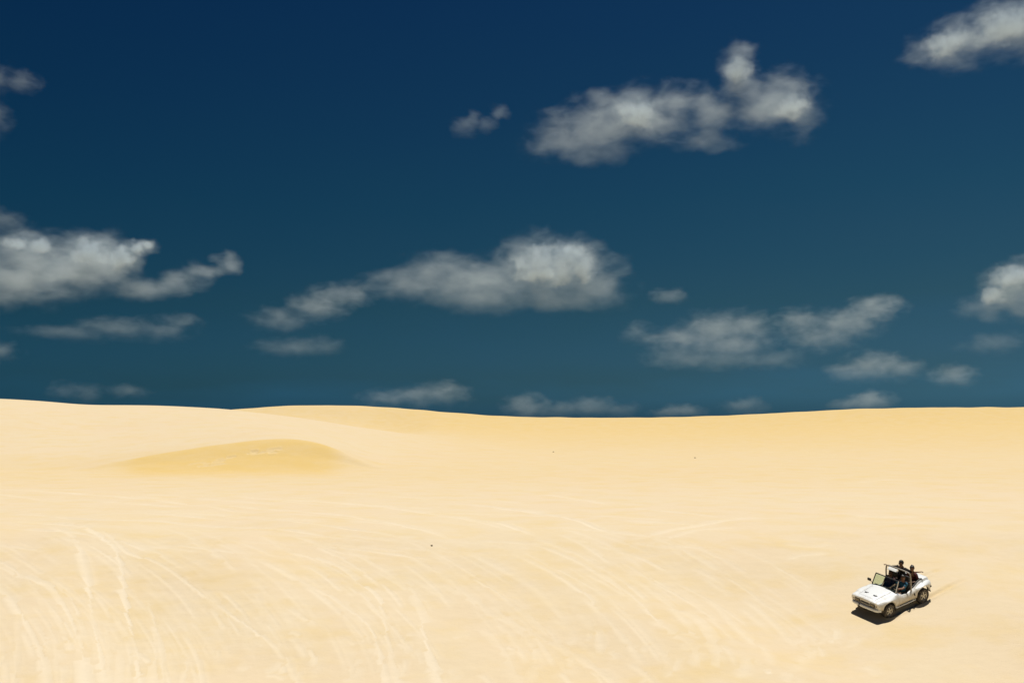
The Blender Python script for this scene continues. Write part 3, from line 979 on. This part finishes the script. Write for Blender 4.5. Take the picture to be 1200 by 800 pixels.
def cloud(label, blobs, tau=2.2, nz=.055, base=None, th=.22, amp=.92, wid=.85, bright=.95, seed=0, stretch=1.7, crown=None):
    bx = [b[0] for b in blobs]
    yb = base or max(b[1] + b[3] for b in blobs)
    cx, cy = (min(b[0] - b[2] for b in blobs) + max(b[0] + b[2] for b in blobs)) / 2, sum(b[1] for b in blobs) / len(blobs)
    dist = min(ALT / max(col_ratio(yb), .018), 26000.)
    d = ray(cx, cy)
    y = dist
    pos = Vector((d[0] / d[1] * y, y, d[2] / d[1] * y))
    s = y / F_PX                                         # metres per unit of the outline
    az = math.atan2(pos.x, pos.y)
    GROW = 1.62
    bm_ = bmesh.new()
    loc = []
    rs = random.Random(seed * 31 + 5)
    for (px, py, rx, ry) in blobs:
        dp = rs.uniform(-.25, .25) * rx
        c = Vector(((px - cx) * math.cos(az) * 1.0, dp, (cy - py)))
        r3 = Vector((rx, .5 * (rx + ry), ry)) * GROW
        loc.append((c, r3))
        r = bmesh.ops.create_icosphere(bm_, subdivisions=3, radius=1)
        bmesh.ops.transform(bm_, matrix=Matrix.Translation(c) @ Matrix.Diagonal((*(r3 * 1.0), 1)), verts=r["verts"])
    me_ = bpy.data.meshes.new("cloud")
    bm_.to_mesh(me_); bm_.free()
    tmp = bpy.data.objects.new("tmp", me_); COL.objects.link(tmp)
    rm = tmp.modifiers.new("r", "REMESH"); rm.mode = "VOXEL"; rm.voxel_size = max(1.2, min(b[3] for b in blobs) / 6)
    dg = bpy.context.evaluated_depsgraph_get(); dg.update()
    hull = bpy.data.meshes.new_from_object(tmp.evaluated_get(dg))
    bpy.data.objects.remove(tmp); bpy.data.meshes.remove(me_)
    hull.name = "cloud"
    o = link(bpy.data.objects.new("cloud", hull))
    o.location = pos; o.rotation_euler = (0, 0, -az); o.scale = (s, s, s)
    m = bpy.data.materials.new("cloud_vapour")
    m.use_nodes = True
    t = m.node_tree
    t.nodes.remove(t.nodes["Principled BSDF"])
    nn, ll = t.nodes, t.links
    tc_ = nn.new("ShaderNodeTexCoord")
    # wispy warp of the outline
    wv = nn.new("ShaderNodeTexNoise"); wv.inputs["Scale"].default_value = nz * .55; wv.inputs["Detail"].default_value = 2
    mp = nn.new("ShaderNodeMapping"); mp.inputs["Location"].default_value = (seed * 37.1, seed * 11.7, 0); mp.inputs["Scale"].default_value = (1 / stretch, 1, 1)
    ll.new(tc_.outputs["Object"], mp.inputs[0])
    nzn = nn.new("ShaderNodeTexNoise")
    nzn.inputs["Scale"].default_value = nz; nzn.inputs["Detail"].default_value = 5; nzn.inputs["Roughness"].default_value = .575
    nzn.inputs["Distortion"].default_value = .35
    ll.new(mp.outputs[0], nzn.inputs["Vector"])
    nn.remove(wv)
    wn = nn.new("ShaderNodeTexNoise"); wn.inputs["Scale"].default_value = nz * .75; wn.inputs["Detail"].default_value = 3
    ll.new(mp.outputs[0], wn.inputs["Vector"])
    w1 = nn.new("ShaderNodeVectorMath"); w1.operation = "SUBTRACT"; w1.inputs[1].default_value = (.5, .5, .5)
    ll.new(wn.outputs["Color"], w1.inputs[0])
    w2 = nn.new("ShaderNodeVectorMath"); w2.operation = "MULTIPLY_ADD"
    wa = 1.05 * sum(b[3] for b in blobs) / len(blobs)
    w2.inputs[1].default_value = (wa * 1.6, wa, wa)
    ll.new(w1.outputs[0], w2.inputs[0]); ll.new(tc_.outputs["Object"], w2.inputs[2])
    warped = w2.outputs[0]

    def nearest(parts, k_):
        cur = None
        for c, r3 in parts:
            a = nn.new("ShaderNodeMapping"); a.vector_type = "TEXTURE"
            a.inputs["Location"].default_value = c; a.inputs["Scale"].default_value = r3
            ll.new(warped, a.inputs[0])
            ln = nn.new("ShaderNodeVectorMath"); ln.operation = "LENGTH"
            ll.new(a.outputs[0], ln.inputs[0])
            if cur is None:
                cur = ln.outputs["Value"]
            else:
                mn = nn.new("ShaderNodeMath"); mn.operation = "SMOOTH_MIN"; mn.inputs[2].default_value = k_
                ll.new(cur, mn.inputs[0]); ll.new(ln.outputs["Value"], mn.inputs[1])
                cur = mn.outputs[0]
        return cur

    def math_(op, a_, b_):
        q = nn.new("ShaderNodeMath"); q.operation = op
        for i_, v_ in enumerate((a_, b_)):
            if isinstance(v_, (int, float)): q.inputs[i_].default_value = v_
            else: ll.new(v_, q.inputs[i_])
        return q.outputs[0]
    F_ = math_("SUBTRACT", 1.0, nearest(loc, .22))
    nterm = math_("MULTIPLY", math_("SUBTRACT", nzn.outputs[0], .5), amp * 2)
    val = math_("SUBTRACT", math_("ADD", F_, nterm), th)
    mr = nn.new("ShaderNodeMapRange"); mr.interpolation_type = "SMOOTHSTEP"
    mr.inputs[1].default_value = 0; mr.inputs[2].default_value = wid
    ll.new(val, mr.inputs[0])
    clip = nn.new("ShaderNodeMapRange"); clip.interpolation_type = "SMOOTHSTEP"
    clip.inputs[1].default_value = .08; clip.inputs[2].default_value = .28
    ll.new(F_, clip.inputs[0])
    zlo = min(cy - b[1] - b[3] for b in blobs); zhi = max(cy - b[1] + b[3] for b in blobs)
    sz = nn.new("ShaderNodeSeparateXYZ"); ll.new(tc_.outputs["Object"], sz.inputs[0])
    vg = nn.new("ShaderNodeMapRange"); vg.interpolation_type = "SMOOTHSTEP"
    for q_, v_ in zip((1, 2, 3, 4), (zlo - 1, zlo + .9 * (zhi - zlo), .28, 1.0)): vg.inputs[q_].default_value = v_
    ll.new(sz.outputs[2], vg.inputs[0])
    th_px = sum(.5 * (b[2] + b[3]) for b in blobs) / len(blobs)
    dens = math_("MULTIPLY", math_("MULTIPLY", math_("MULTIPLY", mr.outputs[0], clip.outputs[0]), vg.outputs[0]), .46 * tau / (th_px * 1.3 * s))
    if crown:                                            # the dense sunlit heads
        cl_ = [(Vector(((px - cx) * math.cos(az), -.15 * rx, cy - py)), Vector((rx, .5 * (rx + ry), ry)) * 1.3) for px, py, rx, ry in crown]
        n2_ = nn.new("ShaderNodeTexNoise"); n2_.inputs["Scale"].default_value = .085; n2_.inputs["Detail"].default_value = 5; n2_.inputs["Roughness"].default_value = .55
        ll.new(tc_.outputs["Object"], n2_.inputs["Vector"])
        v2 = math_("SUBTRACT", math_("ADD", math_("SUBTRACT", 1.0, nearest(cl_, .15)), math_("MULTIPLY", math_("SUBTRACT", n2_.outputs[0], .5), 1.5)), .26)
        m2_ = nn.new("ShaderNodeMapRange"); m2_.interpolation_type = "SMOOTHSTEP"; m2_.inputs[1].default_value = 0; m2_.inputs[2].default_value = .75
        ll.new(v2, m2_.inputs[0])
        cpx = sum(.5 * (b[2] + b[3]) for b in crown) / len(crown)
        dens = math_("ADD", dens, math_("MULTIPLY", math_("MULTIPLY", m2_.outputs[0], clip.outputs[0]), 1.7 / (cpx * 1.3 * s)))
    pv = nn.new("ShaderNodeVolumePrincipled")
    pv.inputs["Color"].default_value = (bright * .72, bright * .84, bright * .93, 1)
    pv.inputs["Anisotropy"].default_value = 0.0
    ll.new(dens, pv.inputs["Density"])
    ll.new(pv.outputs[0], nn["Material Output"].inputs["Volume"])
    try:
        m.cycles.volume_step_rate = .32
        m.cycles.homogeneous_volume = False
    except AttributeError:
        pass
    hull.materials.clear(); hull.materials.append(m)
    tag(o, label, "cloud", "clouds over the dunes")
    return o


CL = [
    ("large ragged grey white cloud high in the sky with a tower at its right end",
     [(690, 152, 62, 30), (745, 128, 48, 32), (652, 163, 46, 17), (702, 178, 32, 16), (795, 118, 32, 22), (830, 168, 40, 11), (868, 88, 22, 30), (882, 64, 15, 10), (905, 128, 50, 32), (942, 142, 22, 28), (700, 112, 22, 14), (838, 135, 34, 22), (780, 150, 40, 16)], dict(tau=1.7, base=192, crown=[(745, 132, 32, 20), (868, 84, 16, 20), (930, 135, 26, 20)])),
    ("small torn wisp left of the large high cloud", [(545, 152, 18, 12), (552, 140, 8, 12), (570, 145, 16, 9), (586, 132, 13, 9)], dict(tau=.45, base=165)),
    ("bright cloud cut off by the top right corner of the frame", [(1088, 48, 30, 19), (1125, 44, 42, 28), (1165, 36, 42, 30), (1205, 40, 42, 36), (1207, 80, 15, 18)], dict(tau=1.6, base=80, crown=[(1110, 45, 34, 18), (1180, 36, 44, 22)])),
    ("faint round puff high at the left edge", [(22, 94, 23, 14), (-4, 96, 20, 18)], dict(tau=.5, base=112)),
    ("faint scrap at the left edge under the round puff", [(-8, 142, 18, 20)], dict(tau=.5, base=165)),
    ("dim puff at the left edge above the big left cloud", [(2, 260, 26, 15)], dict(tau=.55, base=278)),
    ("big billowing cloud at the left edge with a thin tail to its right",
     [(15, 335, 70, 28), (65, 322, 62, 32), (107, 308, 42, 34), (28, 298, 36, 22), (52, 294, 24, 13), (135, 312, 26, 24), (150, 296, 18, 18), (168, 286, 16, 10), (170, 337, 45, 13), (218, 325, 30, 11), (247, 312, 26, 11), (276, 300, 18, 14)], dict(tau=1.7, base=362, crown=[(22, 290, 18, 10), (48, 292, 16, 11), (104, 298, 24, 17), (142, 300, 16, 20), (158, 288, 15, 12), (172, 283, 12, 8)])),
    ("long thin grey streak below the big left cloud", [(82, 392, 52, 9), (137, 385, 45, 13), (190, 385, 34, 14), (214, 374, 22, 10)], dict(tau=.55, base=402)),
    ("tiny dim scrap at the left edge below the thin grey streak", [(-4, 412, 24, 12)], dict(tau=.5, base=424)),
    ("slanting hazy cloud left of the centre cloud", [(330, 376, 36, 14), (372, 360, 34, 17), (408, 345, 30, 15), (373, 342, 13, 9)], dict(tau=.8, base=392)),
    ("thin veil lying under the slanting hazy cloud", [(345, 408, 46, 11), (378, 404, 26, 12)], dict(tau=.42, base=420)),
    ("bright long cloud in mid sky with a puffy crown on its right half",
     [(478, 335, 44, 18), (520, 326, 52, 24), (572, 332, 60, 30), (628, 318, 46, 38), (668, 315, 52, 36), (692, 335, 46, 26), (560, 352, 72, 13), (650, 350, 74, 15)], dict(tau=1.9, base=366, crown=[(612, 312, 18, 18), (635, 303, 26, 20), (665, 302, 30, 20), (685, 315, 20, 18), (640, 322, 40, 14)])),
    ("small fleck just right of the bright centre cloud", [(785, 347, 22, 10)], dict(tau=.6, base=358)),
    ("double layered cloud low on the right, left of the rising plume", [(800, 396, 48, 15), (842, 385, 44, 19), (880, 384, 28, 19), (850, 403, 60, 14), (800, 419, 48, 13), (850, 420, 54, 13), (905, 422, 42, 11)], dict(tau=1.0, base=434)),
    ("dim puff at the left end of the double layered cloud", [(746, 391, 19, 13)], dict(tau=.4, base=406)),
    ("plume shaped cloud rising to the right, low in the right half", [(935, 376, 26, 16), (962, 395, 42, 17), (992, 381, 38, 18), (1026, 362, 30, 14), (1045, 358, 13, 10)], dict(tau=1.05, base=415)),
    ("flat bottomed grey cloud below the rising plume", [(1000, 437, 34, 11), (1025, 430, 34, 17), (1055, 434, 26, 13)], dict(tau=.9, base=449)),
    ("small flat grey cloud right of the flat bottomed one", [(1118, 441, 26, 13)], dict(tau=.8, base=453)),
    ("bright cloud cut off by the right edge above the dunes", [(1160, 360, 34, 16), (1190, 340, 36, 32), (1220, 340, 32, 36), (1205, 366, 34, 13)], dict(tau=1.7, base=380, crown=[(1190, 325, 26, 16), (1170, 345, 20, 12)])),
    ("faint veil under the bright cloud at the right edge", [(1165, 402, 38, 13)], dict(tau=.38, base=414)),
    ("low ragged cloud just above the sinking skyline left of centre", [(455, 467, 32, 11), (490, 465, 34, 12), (522, 461, 30, 14)], dict(tau=.75, base=478)),
    ("low rounded cloud standing on the skyline dip", [(615, 476, 27, 15)], dict(tau=.65, base=490)),
    ("low pale bank behind the lowest part of the skyline", [(665, 480, 32, 10), (692, 477, 32, 12), (725, 480, 26, 10)], dict(tau=.42, base=489)),
    ("low thin wedge touching the skyline right of the dip", [(795, 482, 32, 8)], dict(tau=.6, base=489)),
    ("tiny dim puff above the skyline where it starts rising to the right", [(872, 476, 26, 10)], dict(tau=.4, base=485)),
    ("low cloud mound on the right skyline below the flat bottomed cloud", [(1000, 474, 24, 8), (1022, 469, 26, 11)], dict(tau=.8, base=478)),
    ("very faint pair of puffs above the left skyline", [(78, 458, 18, 10), (102, 460, 18, 12), (150, 458, 26, 8)], dict(tau=.28, base=472)),
]
for i, (lb, bl_, kw) in enumerate(CL):
    cloud(lb, bl_, seed=i + 1, nz=.055 if max(b[3] for b in bl_) > 20 else .085, **kw)

# ------------------------------------------------------------------ light: high sun behind the dunes, dark polarised blue sky
SUN_EL, SUN_AZ = 81.5, 48.0            # azimuth from straight ahead towards the right
sl = bpy.data.lights.new("sun", "SUN")
sl.energy = 4.6; sl.angle = R(.53); sl.color = (1.0, .965, .90)
so = link(bpy.data.objects.new("sun", sl))
sv = Vector((math.sin(R(SUN_AZ)) * math.cos(R(SUN_EL)), math.cos(R(SUN_AZ)) * math.cos(R(SUN_EL)), math.sin(R(SUN_EL))))
so.rotation_euler = sv.to_track_quat("Z", "Y").to_euler()
so.location = sv * 500
w = bpy.data.worlds.new("World")
sc.world = w
w.use_nodes = True
nt = w.node_tree
N, Lk = nt.nodes, nt.links
st = N.new("ShaderNodeTexSky")
st.sky_type = "NISHITA"; st.sun_disc = False
st.sun_elevation = R(SUN_EL); st.sun_rotation = R(SUN_AZ)
tc = N.new("ShaderNodeTexCoord")
dot = N.new("ShaderNodeVectorMath"); dot.operation = "DOT_PRODUCT"
dot.inputs[1].default_value = (-.02, 0.0, 1.0)
Lk.new(tc.outputs["Generated"], dot.inputs[0])
nzs = N.new("ShaderNodeTexNoise"); nzs.inputs["Scale"].default_value = 5; nzs.inputs["Detail"].default_value = 4
mps = N.new("ShaderNodeMapping"); mps.inputs["Scale"].default_value = (1, 1, 4)
Lk.new(tc.outputs["Generated"], mps.inputs[0]); Lk.new(mps.outputs[0], nzs.inputs["Vector"])
ma = N.new("ShaderNodeMath"); ma.operation = "MULTIPLY_ADD"; ma.inputs[1].default_value = .05
Lk.new(nzs.outputs[0], ma.inputs[0]); Lk.new(dot.outputs["Value"], ma.inputs[2])
rp = N.new("ShaderNodeValToRGB")
el = rp.color_ramp.elements
STOPS = [(.00, (.0485, .171, .35)), (.02, (.057, .174, .34)), (.047, (.053, .136, .225)), (.12, (.048, .123, .163)), (.227, (.034, .119, .163)), (.42, (.0227, .094, .169))]
el[0].position, el[0].color = STOPS[0][0], (*STOPS[0][1], 1)
el[1].position, el[1].color = STOPS[-1][0] + .025, (*STOPS[-1][1], 1)
for pz, cz in STOPS[1:-1]:
    e = el.new(pz + .025); e.color = (*cz, 1)
Lk.new(ma.outputs[0], rp.inputs[0])
mx = N.new("ShaderNodeMix"); mx.data_type = "RGBA"; mx.blend_type = "MULTIPLY"; mx.inputs[0].default_value = 1
Lk.new(st.outputs[0], mx.inputs[6]); Lk.new(rp.outputs[0], mx.inputs[7])
sxy = N.new("ShaderNodeSeparateXYZ"); Lk.new(tc.outputs["Generated"], sxy.inputs[0])
mrx = N.new("ShaderNodeMapRange"); mrx.inputs[1].default_value = -.5; mrx.inputs[2].default_value = .45
Lk.new(sxy.outputs[0], mrx.inputs[0])
mxt = N.new("ShaderNodeMix"); mxt.data_type = "RGBA"
mxt.inputs[6].default_value = (.40, .64, .70, 1); mxt.inputs[7].default_value = (1.06, 1.03, .97, 1)
Lk.new(mrx.outputs[0], mxt.inputs[0])
mx2 = N.new("ShaderNodeMix"); mx2.data_type = "RGBA"; mx2.blend_type = "MULTIPLY"; mx2.inputs[0].default_value = 1
Lk.new(mx.outputs[2], mx2.inputs[6]); Lk.new(mxt.outputs[2], mx2.inputs[7])
Lk.new(mx2.outputs[2], N["Background"].inputs[0])
N["Background"].inputs[1].default_value = .126

# ------------------------------------------------------------------ render settings
sc.render.engine = "CYCLES"
sc.view_settings.view_transform = "Standard"
sc.view_settings.look = "None"
sc.view_settings.exposure = .085
sc.view_settings.gamma = 1
c = sc.cycles
c.use_denoising = True
c.max_bounces = 8
c.volume_bounces = 2
c.diffuse_bounces = 1
c.volume_max_steps = 512
c.use_adaptive_sampling = True
c.adaptive_threshold = .02
